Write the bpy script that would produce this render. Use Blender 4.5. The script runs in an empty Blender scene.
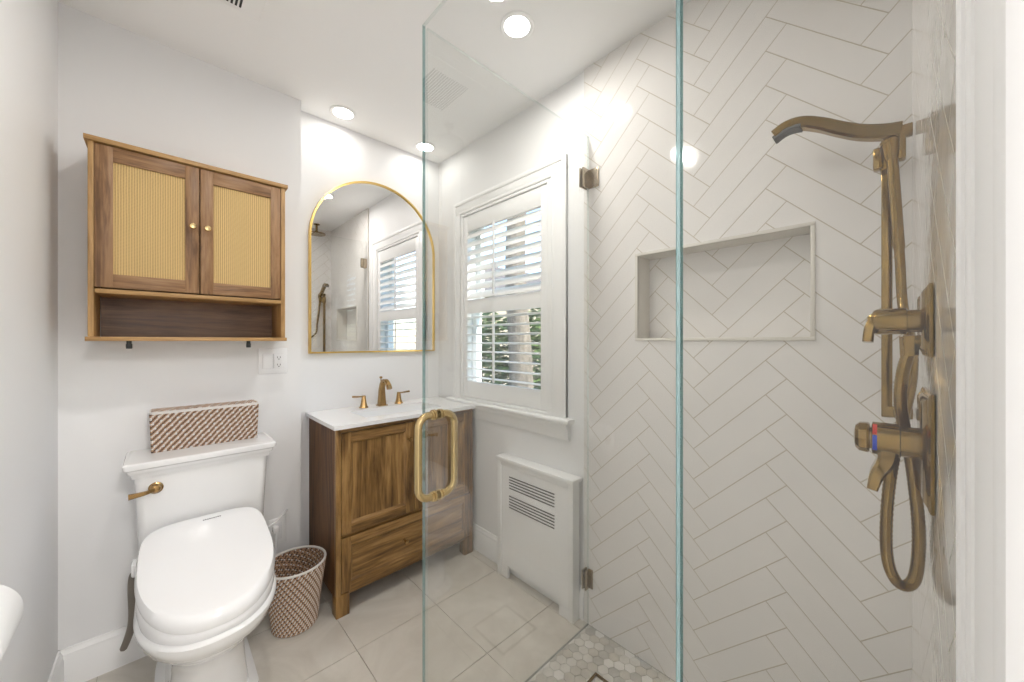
import bpy, bmesh, math, random
from mathutils import Vector, Matrix
random.seed(7)
S = bpy.context.scene
COL = S.collection
PI = math.pi
R = math.radians

# ---------------------------------------------------------------- camera
CAM_H = 1.272
THC = R(46.15)                                   # heading measured from +X towards +Y
cd = bpy.data.cameras.new('camera'); cam = bpy.data.objects.new('camera', cd); COL.objects.link(cam)
cam.location = (0, 0, CAM_H)
cam.rotation_euler = (R(90), 0, THC - R(90))
cd.sensor_width = 36; cd.lens = 36 * 366 / 1024; cd.clip_start = 0.02
S.camera = cam

# ---------------------------------------------------------------- world, exposure
w = bpy.data.worlds.new('sky'); S.world = w; w.use_nodes = True
wn = w.node_tree; wn.nodes.clear()
wo = wn.nodes.new('ShaderNodeOutputWorld'); wb = wn.nodes.new('ShaderNodeBackground')
sk = wn.nodes.new('ShaderNodeTexSky'); sk.sky_type = 'NISHITA'; sk.sun_disc = False
sk.sun_elevation = R(42); sk.sun_rotation = R(200); sk.air_density = 1.0; sk.dust_density = 1.0
wb.inputs['Strength'].default_value = 0.46
wn.links.new(sk.outputs[0], wb.inputs[0]); wn.links.new(wb.outputs[0], wo.inputs[0])
S.view_settings.view_transform = 'Standard'; S.view_settings.look = 'None'
S.view_settings.gamma = 1.0; S.view_settings.use_curve_mapping = False
S.view_settings.exposure = 0.66
S.cycles.max_bounces = 14; S.cycles.diffuse_bounces = 6; S.cycles.glossy_bounces = 6
S.cycles.transparent_max_bounces = 24; S.cycles.transmission_bounces = 8
S.cycles.sample_clamp_indirect = 6
sun_d = bpy.data.lights.new('sun', 'SUN'); sun_d.energy = 4.0; sun_d.angle = R(1.5); sun_d.color = (1, .95, .86)
sun = bpy.data.objects.new('sun', sun_d); COL.objects.link(sun)
sun.rotation_euler = Vector((0.30, -1.0, 0.60)).to_track_quat('Z', 'Y').to_euler()
CEIL = 2.506
LAMPS = [(1.007, 1.02, 3.6), (0.712, 2.06, 0.45), (1.214, 2.06, 0.40), (0.26, 0.955, 3.6)]     # the recessed ceiling lights

# ---------------------------------------------------------------- materials
def mat(name, col, rough=.5, metal=0, spec=.5, noise=None, bump=None, coat=0):
    m = bpy.data.materials.new(name); m.use_nodes = True
    nt = m.node_tree; b = nt.nodes['Principled BSDF']
    b.inputs['Base Color'].default_value = (*col, 1); b.inputs['Roughness'].default_value = rough
    b.inputs['Metallic'].default_value = metal; b.inputs['Specular IOR Level'].default_value = spec
    b.inputs['Coat Weight'].default_value = coat
    tc = nt.nodes.new('ShaderNodeTexCoord')
    if noise:
        sc, amt = noise[0], noise[1]
        n = nt.nodes.new('ShaderNodeTexNoise'); n.inputs['Scale'].default_value = sc; n.inputs['Detail'].default_value = 5
        mp = nt.nodes.new('ShaderNodeMapping'); mp.inputs['Scale'].default_value = noise[2] if len(noise) > 2 else (1, 1, 1)
        nt.links.new(tc.outputs['Object'], mp.inputs[0]); nt.links.new(mp.outputs[0], n.inputs['Vector'])
        cr = nt.nodes.new('ShaderNodeValToRGB')
        cr.color_ramp.elements[0].position = .3; cr.color_ramp.elements[1].position = .7
        cr.color_ramp.elements[0].color = (*[c * (1 - amt) for c in col], 1)
        cr.color_ramp.elements[1].color = (*[min(1, c * (1 + amt)) for c in col], 1)
        nt.links.new(n.outputs['Fac'], cr.inputs[0]); nt.links.new(cr.outputs[0], b.inputs['Base Color'])
    if bump:
        n2 = nt.nodes.new('ShaderNodeTexNoise'); n2.inputs['Scale'].default_value = bump[0]; n2.inputs['Detail'].default_value = 3
        bp = nt.nodes.new('ShaderNodeBump'); bp.inputs['Strength'].default_value = bump[1]; bp.inputs['Distance'].default_value = bump[2]
        nt.links.new(tc.outputs['Object'], n2.inputs['Vector']); nt.links.new(n2.outputs['Fac'], bp.inputs['Height'])
        nt.links.new(bp.outputs[0], b.inputs['Normal'])
    return m

def wood(name, dark, mid, light, vertical=True, scale=1.0, rough=.42, axis=None):
    m = bpy.data.materials.new(name); m.use_nodes = True; nt = m.node_tree; b = nt.nodes['Principled BSDF']
    tc = nt.nodes.new('ShaderNodeTexCoord'); mp = nt.nodes.new('ShaderNodeMapping')
    k = {'z': (14, 14, 1.3), 'x': (1.3, 14, 14), 'y': (14, 1.3, 14)}[axis or ('z' if vertical else 'x')]
    mp.inputs['Scale'].default_value = tuple(a * scale for a in k)
    nt.links.new(tc.outputs['Object'], mp.inputs[0])
    n1 = nt.nodes.new('ShaderNodeTexNoise'); n1.inputs['Scale'].default_value = 1.2; n1.inputs['Detail'].default_value = 8
    n1.inputs['Distortion'].default_value = 1.6; n1.inputs['Roughness'].default_value = .62
    n2 = nt.nodes.new('ShaderNodeTexNoise'); n2.inputs['Scale'].default_value = 9; n2.inputs['Detail'].default_value = 6
    nt.links.new(mp.outputs[0], n1.inputs['Vector']); nt.links.new(mp.outputs[0], n2.inputs['Vector'])
    mx = nt.nodes.new('ShaderNodeMath'); mx.operation = 'MULTIPLY_ADD'; mx.inputs[1].default_value = .4
    nt.links.new(n2.outputs['Fac'], mx.inputs[0]); nt.links.new(n1.outputs['Fac'], mx.inputs[2])
    cr = nt.nodes.new('ShaderNodeValToRGB'); e = cr.color_ramp.elements
    e[0].position = .52; e[0].color = (*dark, 1); e[1].position = .9; e[1].color = (*light, 1)
    x = e.new(.69); x.color = (*mid, 1)
    nt.links.new(mx.outputs[0], cr.inputs[0]); nt.links.new(cr.outputs[0], b.inputs['Base Color'])
    b.inputs['Roughness'].default_value = rough
    bp = nt.nodes.new('ShaderNodeBump'); bp.inputs['Strength'].default_value = .25; bp.inputs['Distance'].default_value = .001
    nt.links.new(mx.outputs[0], bp.inputs['Height']); nt.links.new(bp.outputs[0], b.inputs['Normal'])
    return m

M = {}
M['wall'] = mat('wall_paint', (.83, .83, .835), .55, bump=(60, .05, .001))
M['ceil'] = mat('ceiling_paint', (.93, .93, .925), .7)
M['trim'] = mat('white_trim_paint', (.88, .88, .88), .28)
M['casing'] = mat('door_casing_paint', (.84, .84, .84), .65, spec=.2); M['louver'] = mat('white_louver', (.88, .88, .88), .3)
M['porcelain'] = mat('porcelain', (.84, .84, .84), .07, coat=.3)
M['plastic'] = mat('white_plastic', (.86, .86, .87), .07)
M['greytext'] = mat('grey_print', (.10, .10, .10), .5)
M['quartz'] = mat('white_quartz', (.87, .87, .87), .12)
M['basin'] = mat('basin', (.84, .85, .86), .1)
M['brass'] = mat('brushed_bronze', (.40, .255, .11), .20, 1.0, noise=(30, .12))
M['shower_brass'] = mat('antique_brass', (.27, .175, .06), .13, 1.0, noise=(30, .10))
M['gold'] = mat('satin_brass', (.62, .47, .24), .22, 1.0)
M['mirror_gold'] = mat('gold_frame', (.78, .54, .17), .3, 1.0)
M['nickel'] = mat('bronze_clip', (.42, .35, .26), .25, 1.0)
M['dark'] = mat('dark_gap', (.03, .03, .03), .7)
M['black'] = mat('black_metal', (.02, .02, .02), .4)
M['rubber'] = mat('spray_face', (.10, .10, .10), .5)
M['grey'] = mat('grey_brown_sleeve', (.17, .145, .12), .35)
M['red'] = mat('red_mark', (.55, .03, .02), .4); M['blue'] = mat('blue_mark', (.02, .07, .6), .4)
M['grout'] = mat('grout', (.50, .445, .36), .85)
M['fgrout'] = mat('floor_grout', (.40, .37, .32), .85)
M['tile'] = mat('glazed_tile', (.78, .757, .735), .10, noise=(5, .02), bump=(11, .35, .004), coat=.2)
M['nicheedge'] = mat('niche_edge', (.72, .69, .63), .25)
M['mirror'] = mat('mirror_silver', (.9, .9, .9), .005, 1.0)
M['paper'] = mat('tissue_paper', (.85, .85, .85), .9)
M['paper_core'] = mat('cardboard_core', (.42, .38, .34), .9)
M['oak'] = wood('oak_edge', (.30, .165, .055), (.44, .255, .098), (.53, .325, .135), True, 1.4)
M['oak_x'] = wood('oak_edge_long', (.30, .165, .055), (.44, .255, .098), (.53, .325, .135), False, 1.4)
M['oakd'] = wood('oak_door', (.13, .060, .022), (.28, .148, .064), (.40, .232, .112), True, 1.2)
M['oakd_x'] = wood('oak_door_rail', (.13, .060, .022), (.28, .148, .064), (.40, .232, .112), False, 1.2)
M['oakb'] = wood('walnut_back', (.085, .040, .017), (.15, .075, .035), (.22, .12, .058), False, 1.2)
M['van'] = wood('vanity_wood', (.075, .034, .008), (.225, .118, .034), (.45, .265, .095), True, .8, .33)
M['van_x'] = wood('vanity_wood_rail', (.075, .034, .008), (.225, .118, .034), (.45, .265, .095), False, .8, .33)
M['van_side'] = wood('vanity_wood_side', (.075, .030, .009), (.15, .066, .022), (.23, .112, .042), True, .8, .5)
M['st_tan'] = mat('rattan_tan', (.44, .27, .16), .7); M['st_white'] = mat('rattan_white', (.72, .69, .66), .7)
M['st_dark'] = mat('rattan_dark', (.10, .06, .04), .7); M['st_base'] = mat('rattan_core', (.22, .13, .085), .8)
M['bark'] = mat('bark', (.20, .165, .13), .9, noise=(3, .4, (6, 6, .6)), bump=(20, .8, .02))
M['leaf'] = mat('leaf', (.045, .11, .03), .5); M['leaf2'] = mat('leaf_light', (.12, .2, .05), .5)
M['lawn'] = mat('lawn', (.10, .16, .05), .9, noise=(2, .3)); M['patio'] = mat('patio', (.55, .55, .54), .8, noise=(1, .1))
M['siding'] = mat('siding', (.42, .36, .28), .8); M['roof'] = mat('shingle', (.15, .13, .12), .9)

def floor_tile_mat():
    m = bpy.data.materials.new('stone_look_tile'); m.use_nodes = True; nt = m.node_tree; b = nt.nodes['Principled BSDF']
    tc = nt.nodes.new('ShaderNodeTexCoord')
    a = nt.nodes.new('ShaderNodeTexNoise'); a.inputs['Scale'].default_value = 3.2; a.inputs['Detail'].default_value = 9
    a.inputs['Roughness'].default_value = .6; a.inputs['Distortion'].default_value = 1.2
    nt.links.new(tc.outputs['Object'], a.inputs['Vector'])
    cr = nt.nodes.new('ShaderNodeValToRGB'); e = cr.color_ramp.elements
    e[0].position = .3; e[0].color = (.54, .50, .44, 1); e[1].position = .72; e[1].color = (.72, .685, .625, 1)
    nt.links.new(a.outputs['Fac'], cr.inputs[0]); nt.links.new(cr.outputs[0], b.inputs['Base Color'])
    b.inputs['Roughness'].default_value = .3
    return m
M['ftile'] = floor_tile_mat()
M['thresh'] = mat('threshold_strip', (.16, .145, .125), .5); M['hex0'] = mat('hex_stone_pale', (.74, .72, .67), .3, noise=(20, .08)); M['hex1'] = mat('hex_stone_grey', (.56, .545, .505), .3, noise=(20, .1))
M['hex2'] = mat('hex_stone_beige', (.64, .61, .55), .3, noise=(20, .1)); M['hex3'] = mat('hex_stone_white', (.84, .82, .78), .3, noise=(20, .05))

def cane_mat():
    m = bpy.data.materials.new('woven_cane'); m.use_nodes = True; nt = m.node_tree; b = nt.nodes['Principled BSDF']
    tc = nt.nodes.new('ShaderNodeTexCoord')
    def wave(d, sc):
        v = nt.nodes.new('ShaderNodeTexWave'); v.wave_type = 'BANDS'; v.bands_direction = d; v.inputs['Scale'].default_value = sc
        v.inputs['Distortion'].default_value = .3; nt.links.new(tc.outputs['Object'], v.inputs['Vector']); return v
    a = wave('X', 46); c = wave('Z', 62)
    ml = nt.nodes.new('ShaderNodeMath'); ml.operation = 'MULTIPLY_ADD'; ml.inputs[1].default_value = .45
    nt.links.new(c.outputs['Fac'], ml.inputs[0]); nt.links.new(a.outputs['Fac'], ml.inputs[2])
    cr = nt.nodes.new('ShaderNodeValToRGB'); e = cr.color_ramp.elements
    e[0].position = .1; e[0].color = (.40, .25, .085, 1); e[1].position = .85; e[1].color = (.68, .48, .21, 1)
    nt.links.new(ml.outputs[0], cr.inputs[0]); nt.links.new(cr.outputs[0], b.inputs['Base Color']); b.inputs['Roughness'].default_value = .6
    bp = nt.nodes.new('ShaderNodeBump'); bp.inputs['Strength'].default_value = .5; bp.inputs['Distance'].default_value = .0015
    nt.links.new(ml.outputs[0], bp.inputs['Height']); nt.links.new(bp.outputs[0], b.inputs['Normal'])
    return m
M['cane'] = cane_mat()

def glass_mat(name, tint, boost=1.0):
    m = bpy.data.materials.new(name); m.use_nodes = True; nt = m.node_tree; nt.nodes.clear()
    o = nt.nodes.new('ShaderNodeOutputMaterial'); t = nt.nodes.new('ShaderNodeBsdfTransparent'); g = nt.nodes.new('ShaderNodeBsdfGlossy')
    t.inputs[0].default_value = (*tint, 1); g.inputs['Roughness'].default_value = 0.0
    f = nt.nodes.new('ShaderNodeFresnel'); f.inputs[0].default_value = 1.45
    ml = nt.nodes.new('ShaderNodeMath'); ml.operation = 'MULTIPLY'; ml.inputs[1].default_value = boost
    geo = nt.nodes.new('ShaderNodeNewGeometry'); inv = nt.nodes.new('ShaderNodeMath'); inv.operation = 'SUBTRACT'; inv.inputs[0].default_value = 1
    nt.links.new(geo.outputs['Backfacing'], inv.inputs[1])
    m2 = nt.nodes.new('ShaderNodeMath'); m2.operation = 'MULTIPLY'
    nt.links.new(f.outputs[0], ml.inputs[0]); nt.links.new(ml.outputs[0], m2.inputs[0]); nt.links.new(inv.outputs[0], m2.inputs[1])
    x = nt.nodes.new('ShaderNodeMixShader'); nt.links.new(m2.outputs[0], x.inputs[0]); nt.links.new(t.outputs[0], x.inputs[1]); nt.links.new(g.outputs[0], x.inputs[2])
    nt.links.new(x.outputs[0], o.inputs[0])
    return m
M['glass'] = glass_mat('clear_glass', (.985, .99, .985), 2.0)
M['pane'] = glass_mat('window_glass', (.97, .98, .98), 1.0)

def edge_mat(name, tint, tl, wt, wd):
    m = bpy.data.materials.new(name); m.use_nodes = True; nt = m.node_tree; nt.nodes.clear()
    o = nt.nodes.new('ShaderNodeOutputMaterial'); d = nt.nodes.new('ShaderNodeBsdfGlossy'); d.inputs[0].default_value = (*tint, 1)
    d.inputs['Roughness'].default_value = .12
    q = nt.nodes.new('ShaderNodeBsdfTransparent'); q.inputs[0].default_value = (*tint, 1)
    t = nt.nodes.new('ShaderNodeBsdfDiffuse'); t.inputs[0].default_value = (*tl, 1)
    x = nt.nodes.new('ShaderNodeMixShader'); x.inputs[0].default_value = wt
    y = nt.nodes.new('ShaderNodeMixShader'); y.inputs[0].default_value = wd
    nt.links.new(d.outputs[0], x.inputs[1]); nt.links.new(q.outputs[0], x.inputs[2]); nt.links.new(x.outputs[0], y.inputs[1])
    nt.links.new(t.outputs[0], y.inputs[2]); nt.links.new(y.outputs[0], o.inputs[0])
    return m
M['edge'] = edge_mat('glass_edge', (.42, .66, .68), (.06, .20, .20), .35, .25)
M['edge_clear'] = edge_mat('glass_edge_polished', (.90, .95, .94), (.7, .75, .74), .8, .08)
M['seal'] = edge_mat('clear_seal', (.78, .93, .95), (.55, .78, .82), .5, .3)
def emit(name, col, s):
    m = bpy.data.materials.new(name); m.use_nodes = True; nt = m.node_tree; nt.nodes.clear()
    o = nt.nodes.new('ShaderNodeOutputMaterial'); e = nt.nodes.new('ShaderNodeEmission'); e.inputs[0].default_value = (*col, 1); e.inputs[1].default_value = s
    nt.links.new(e.outputs[0], o.inputs[0]); return m
M['lamp'] = emit('lamp_lens', (1, .97, .92), 9)

# ---------------------------------------------------------------- mesh helpers
def finish(name, bm, m, parent=None, smooth=40, loc=None):
    me = bpy.data.meshes.new(name)
    bmesh.ops.recalc_face_normals(bm, faces=bm.faces)
    bm.to_mesh(me); bm.free()
    for k in (m if isinstance(m, (list, tuple)) else [m]): me.materials.append(M[k])
    if smooth:
        for p in me.polygons: p.use_smooth = True
        me.set_sharp_from_angle(angle=R(smooth))
    o = bpy.data.objects.new(name, me); COL.objects.link(o)
    if parent is not None:
        o.parent = parent; o.matrix_parent_inverse = Matrix.Translation(-parent.location) if parent.type == 'EMPTY' else Matrix()
        if parent.type != 'EMPTY' and parent.parent is not None: o.matrix_parent_inverse = Matrix()
    return o
def thing(name, label, cat, loc, group=None):
    o = bpy.data.objects.new(name, None); COL.objects.link(o); o.location = loc; o.empty_display_size = .05
    o['label'] = label; o['category'] = cat
    if group: o['group'] = group
    return o
def tag(o, label, cat, group=None):
    o['label'] = label; o['category'] = cat
    if group: o['group'] = group
    return o
def struct(name, bm, m, parent=None, smooth=40):
    o = finish(name, bm, m, parent, smooth)
    if parent is None: o['kind'] = 'structure'
    return o
def sub_mi(bm, n0, mi):
    bm.faces.ensure_lookup_table()
    for f in bm.faces[n0:]: f.material_index = mi
def box(bm, x0, x1, y0, y1, z0, z1, bev=0, mi=0, seg=2):
    t = bmesh.new()
    bmesh.ops.create_cube(t, size=1)
    for v in t.verts: v.co = Vector(((x0 + x1) / 2 + v.co.x * (x1 - x0), (y0 + y1) / 2 + v.co.y * (y1 - y0), (z0 + z1) / 2 + v.co.z * (z1 - z0)))
    if bev: bmesh.ops.bevel(t, geom=list(t.edges), offset=bev, segments=seg, affect='EDGES', profile=.5)
    merge(bm, t, mi)
def merge(bm, t, mi=0):
    mp = {}
    for v in t.verts: mp[v] = bm.verts.new(v.co)
    for f in t.faces:
        try: g = bm.faces.new([mp[v] for v in f.verts]); g.material_index = mi
        except ValueError: pass
    t.free()
def prism(bm, pts, a0, a1, axis='y', mi=0):
    """pts: 2-D polygon; extruded between a0 and a1 along axis. axis y -> pts are (x,z); x -> (y,z); z -> (x,y)"""
    def P(p, a):
        return {'y': (p[0], a, p[1]), 'x': (a, p[0], p[1]), 'z': (p[0], p[1], a)}[axis]
    A = [bm.verts.new(P(p, a0)) for p in pts]; B = [bm.verts.new(P(p, a1)) for p in pts]
    n = len(pts)
    fs = [bm.faces.new(A), bm.faces.new(B[::-1])]
    for i in range(n): fs.append(bm.faces.new((A[i], A[(i + 1) % n], B[(i + 1) % n], B[i])))
    for f in fs: f.material_index = mi
def cyl(bm, p, q, r0, r1=None, seg=24, mi=0, caps=True):
    r1 = r0 if r1 is None else r1
    tube(bm, [p, q], [r0, r1], seg, mi, caps)
def frames(pts):
    pts = [Vector(p) for p in pts]; T = []
    for i in range(len(pts)):
        a = pts[max(i - 1, 0)]; b = pts[min(i + 1, len(pts) - 1)]; T.append((b - a).normalized())
    up = Vector((0, 0, 1)) if abs(T[0].z) < .9 else Vector((0, 1, 0))
    N = (up - T[0] * up.dot(T[0])).normalized(); out = []
    for i, t in enumerate(T):
        if i: N = (N - t * N.dot(t)).normalized()
        out.append((pts[i], t, N, t.cross(N)))
    return out
def tube(bm, pts, rad, seg=16, mi=0, caps=True, closed=False):
    fr = frames(pts); rings = []
    for i, (p, t, n, b) in enumerate(fr):
        r = rad[i] if isinstance(rad, (list, tuple)) else rad
        rings.append([bm.verts.new(p + (n * math.cos(2 * PI * k / seg) + b * math.sin(2 * PI * k / seg)) * r) for k in range(seg)])
    m = len(rings)
    for i in range(m if closed else m - 1):
        A, B = rings[i], rings[(i + 1) % m]
        for k in range(seg): bm.faces.new((A[k], A[(k + 1) % seg], B[(k + 1) % seg], B[k])).material_index = mi
    if caps and not closed:
        bm.faces.new(rings[0][::-1]).material_index = mi; bm.faces.new(rings[-1]).material_index = mi
def sweep_rect(bm, pts, ws, hs, side=None, mi=0):
    """rounded rectangular section (width along 'side', height along the other) along a path"""
    fr = frames(pts); rings = []
    for i, (p, t, n, b) in enumerate(fr):
        if side is not None:
            s = Vector(side); s = (s - t * s.dot(t)).normalized(); u = s.cross(t)
        else: s, u = b, n
        w_, h_ = ws[i] / 2, hs[i] / 2; c = min(w_, h_) * .35
        q = [(w_ - c, h_), (-w_ + c, h_), (-w_, h_ - c), (-w_, -h_ + c), (-w_ + c, -h_), (w_ - c, -h_), (w_, -h_ + c), (w_, h_ - c)]
        rings.append([bm.verts.new(p + s * a + u * d) for a, d in q])
    for A, B in zip(rings, rings[1:]):
        for k in range(8): bm.faces.new((A[k], A[(k + 1) % 8], B[(k + 1) % 8], B[k])).material_index = mi
    bm.faces.new(rings[0][::-1]).material_index = mi; bm.faces.new(rings[-1]).material_index = mi
def lathe(bm, prof, c, axis='z', seg=40, mi=0, cap=True):
    """prof: list of (radius, height) measured from c along axis"""
    rings = []
    for r, h in prof:
        ring = []
        for k in range(seg):
            a = 2 * PI * k / seg; u, v = r * math.cos(a), r * math.sin(a)
            ring.append(bm.verts.new(Vector(c) + Vector({'z': (u, v, h), 'y': (u, h, v), 'x': (h, u, v)}[axis])))
        rings.append(ring)
    for A, B in zip(rings, rings[1:]):
        for k in range(seg): bm.faces.new((A[k], A[(k + 1) % seg], B[(k + 1) % seg], B[k])).material_index = mi
    if cap:
        bm.faces.new(rings[0][::-1]).material_index = mi; bm.faces.new(rings[-1]).material_index = mi
def loft(bm, rings_pts, mi=0, cap0=True, cap1=True):
    rings = [[bm.verts.new(p) for p in r] for r in rings_pts]; n = len(rings[0])
    for A, B in zip(rings, rings[1:]):
        for k in range(n): bm.faces.new((A[k], A[(k + 1) % n], B[(k + 1) % n], B[k])).material_index = mi
    if cap0: bm.faces.new(rings[0][::-1]).material_index = mi
    if cap1: bm.faces.new(rings[-1]).material_index = mi
def smooth_path(pts, n=10):
    P = [Vector(p) for p in pts]; P = [2 * P[0] - P[1]] + P + [2 * P[-1] - P[-2]]; out = []
    for i in range(1, len(P) - 2):
        for k in range(n):
            t = k / n; a, b, c, d = P[i - 1], P[i], P[i + 1], P[i + 2]
            out.append(.5 * ((2 * b) + (c - a) * t + (2 * a - 5 * b + 4 * c - d) * t * t + (3 * b - a - 3 * c + d) * t ** 3))
    out.append(P[-2]); return out

def clip(poly, x0, x1, y0, y1):
    def cut(P, ins, inter):
        o = []
        for i in range(len(P)):
            a, b = P[i - 1], P[i]
            if ins(b):
                if not ins(a): o.append(inter(a, b))
                o.append(b)
            elif ins(a): o.append(inter(a, b))
        return o
    for ax, lim, sg in ((0, x0, 1), (0, x1, -1), (1, y0, 1), (1, y1, -1)):
        if not poly: return []
        def it(a, b, ax=ax, lim=lim):
            t = (lim - a[ax]) / (b[ax] - a[ax]); return tuple(a[k] + t * (b[k] - a[k]) for k in (0, 1))
        poly = cut(poly, lambda p, ax=ax, lim=lim, sg=sg: (p[ax] - lim) * sg >= -1e-9, it)
    if len(poly) < 3: return []
    ar = sum(poly[i - 1][0] * poly[i][1] - poly[i][0] * poly[i - 1][1] for i in range(len(poly))) / 2
    return poly if abs(ar) > 2e-6 else []
PW = .0772; GR = .0026
def herring(s0, s1, z0, z1, anchor):
    """45-degree herringbone of 1:4 tiles; anchor = an upper right corner of a falling tile"""
    n = 4; q = math.sqrt(.5); out = []
    ax, az = anchor[0] - n * q * PW, anchor[1] - (n + 2) * q * PW
    for j in range(-8, 9):
        for k in range(-40, 60):
            ox, oy = k + j * n, k - j * n
            cx = ax + (ox - oy) * q * PW; cz = az + (ox + oy) * q * PW
            if cx < s0 - .6 or cx > s1 + .6 or cz < z0 - .7 or cz > z1 + .7: continue
            for (a0, b0, a1, b1) in ((0, 0, n, 1), (n, 1 - n, n + 1, 1)):
                g = GR / 2 / PW
                r = [(ox + a0 + g, oy + b0 + g), (ox + a1 - g, oy + b0 + g), (ox + a1 - g, oy + b1 - g), (ox + a0 + g, oy + b1 - g)]
                out.append([(ax + (x - y) * q * PW, az + (x + y) * q * PW) for x, y in r])
    return out
def tile_area(bm, rects, tiles, P, th=.0007, mi=1):
    """P(s,z,h) gives the 3-D point h above the grout plane"""
    for (s0, s1, z0, z1) in rects:
        v = [bm.verts.new(P(*c, 0)) for c in ((s0, z0), (s1, z0), (s1, z1), (s0, z1))]
        bm.faces.new(v).material_index = 0
        for t in tiles:
            c = clip(list(t), s0, s1, z0, z1)
            if not c: continue
            top = [bm.verts.new(P(x, z, th)) for x, z in c]; bot = [bm.verts.new(P(x, z, 0)) for x, z in c]
            bm.faces.new(top).material_index = mi
            for i in range(len(c)): bm.faces.new((top[i - 1], top[i], bot[i], bot[i - 1])).material_index = mi
def finish_raw(name, bm, mats, parent=None):
    me = bpy.data.meshes.new(name); bm.to_mesh(me); bm.free()
    for k in mats: me.materials.append(M[k])
    o = bpy.data.objects.new(name, me); COL.objects.link(o)
    if parent is not None: o.parent = parent
    return o

# ================================================================ ROOM SHELL
XL, XR, YW, YV, XS = -.269, 1.40, 2.105, 2.195, .520     # left wall, window wall, toilet wall, vanity wall, step
YT = .972                                                # where the shower tile begins
SK = .022
def yp(x): return -.034 - SK * (1.39 - x)                # plumbing wall face (runs very slightly out of square)

b = bmesh.new(); box(b, XL - .1, XL, -1.6, YW + .1, 0, CEIL); struct('wall_left', b, 'wall', smooth=0)
b = bmesh.new(); box(b, XL, XS, YW, YW + .2, 0, CEIL); struct('wall_back', b, 'wall', smooth=0)
b = bmesh.new(); box(b, XS, XR + .14, YV, YV + .1, 0, CEIL); struct('wall_vanity', b, 'wall', smooth=0)
# window wall with its opening
OY0, OY1, OZ0, OZ1 = 1.165, 1.915, .895, 2.075
b = bmesh.new()
box(b, XR, XR + .14, YT, OY0, 0, CEIL); box(b, XR, XR + .14, OY1, YV, 0, CEIL)
box(b, XR, XR + .14, OY0, OY1, 0, OZ0); box(b, XR, XR + .14, OY0, OY1, OZ1, CEIL)
struct('wall_window', b, 'wall', smooth=0)
# shower end wall, herringbone, with niche
NY0, NY1, NZ0, NZ1, ND = .169, .711, 1.284, 1.612, .10
anchor = (-.226, 1.156)
TL = herring(-YT, .04, 0, CEIL, anchor)
XT = 1.3875
b = bmesh.new()
PT = lambda s, z, h: Vector((XT - h, -s, z))
tile_area(b, [(-YT, -NY1, 0, CEIL), (-NY0, .04, 0, CEIL), (-NY1, -NY0, 0, NZ0), (-NY1, -NY0, NZ1, CEIL)], TL, PT)
PN = lambda s, z, h: Vector((XT + ND - h, -s, z))
tile_area(b, [(-NY1, -NY0, NZ0, NZ1)], [[(x + .03, z + .05) for x, z in t] for t in TL], PN)
for (y0, y1, z0, z1) in ((NY0, NY1, NZ1, NZ1 + .01), (NY0, NY1, NZ0 - .01, NZ0), (NY0 - .01, NY0, NZ0 - .01, NZ1 + .01), (NY1, NY1 + .01, NZ0 - .01, NZ1 + .01)):
    box(b, XT - .001, XT + ND, y0, y1, z0, z1, mi=2)
box(b, XT + .002, XT + .012, NY1 + .01, YT, 0, CEIL, mi=2); box(b, XT + .002, XT + ND + .02, -.1, NY0 - .01, 0, CEIL, mi=2)
box(b, XT + ND + .001, XT + ND + .02, NY0 - .01, NY1 + .02, 0, CEIL, mi=2)
struct('wall_shower', b, ['grout', 'tile', 'nicheedge'], smooth=0)
# pencil edging round the niche
b = bmesh.new()
e = .011
for (y0, y1, z0, z1) in ((NY0 - e, NY1 + e, NZ1, NZ1 + e), (NY0 - e, NY1 + e, NZ0 - e, NZ0), (NY0 - e, NY0, NZ0, NZ1), (NY1, NY1 + e, NZ0, NZ1)):
    box(b, XT - .006, XT + .004, y0, y1, z0, z1, .0015)
struct('trim_1', b, 'nicheedge')
# plumbing wall (tiled) and the door casing beside it
b = bmesh.new()
PP = lambda s, z, h: Vector((s, yp(s) + h, z))
TP = herring(.46, 1.40, 0, CEIL, (.93, 1.10))
tile_area(b, [(.46, XT, 0, CEIL)], TP, PP)
v = [(.46, yp(.46) - .002), (XT + .01, yp(XT) - .002), (XT + .01, -.16), (.46, -.16)]
prism(b, v, 0, CEIL, 'z', mi=2)
struct('wall_plumbing', b, ['grout', 'tile', 'wall'], smooth=0)
b = bmesh.new()
box(b, .30, .46, -.16, -.055, 0, CEIL); box(b, XL, .30, -.16, -.055, 2.12, CEIL)
struct('wall_front', b, 'wall', smooth=0)
b = bmesh.new()
box(b, .315, .495, -.055, -.041, 0, 2.2, .003); box(b, .475, .498, -.055, -.0375, 0, 2.2, .004)
box(b, .425, .4435, -.055, -.0385, 0, 2.2, .003); box(b, .303, .330, -.055, -.0375, 0, 2.2, .005)
box(b, .296, .303, -.165, -.056, 0, 2.14, .002)
struct('trim_2', b, 'casing')
# hallway behind the camera
b = bmesh.new(); box(b, XL, 1.6, -1.6, -1.5, 0, CEIL); box(b, 1.5, 1.6, -1.5, -.16, 0, CEIL); struct('wall_hall', b, 'wall', smooth=0)
# ceiling
b = bmesh.new(); box(b, XL - .1, 1.60, -1.6, YV + .1, CEIL, CEIL + .1); struct('ceiling', b, 'ceil', smooth=0)

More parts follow.
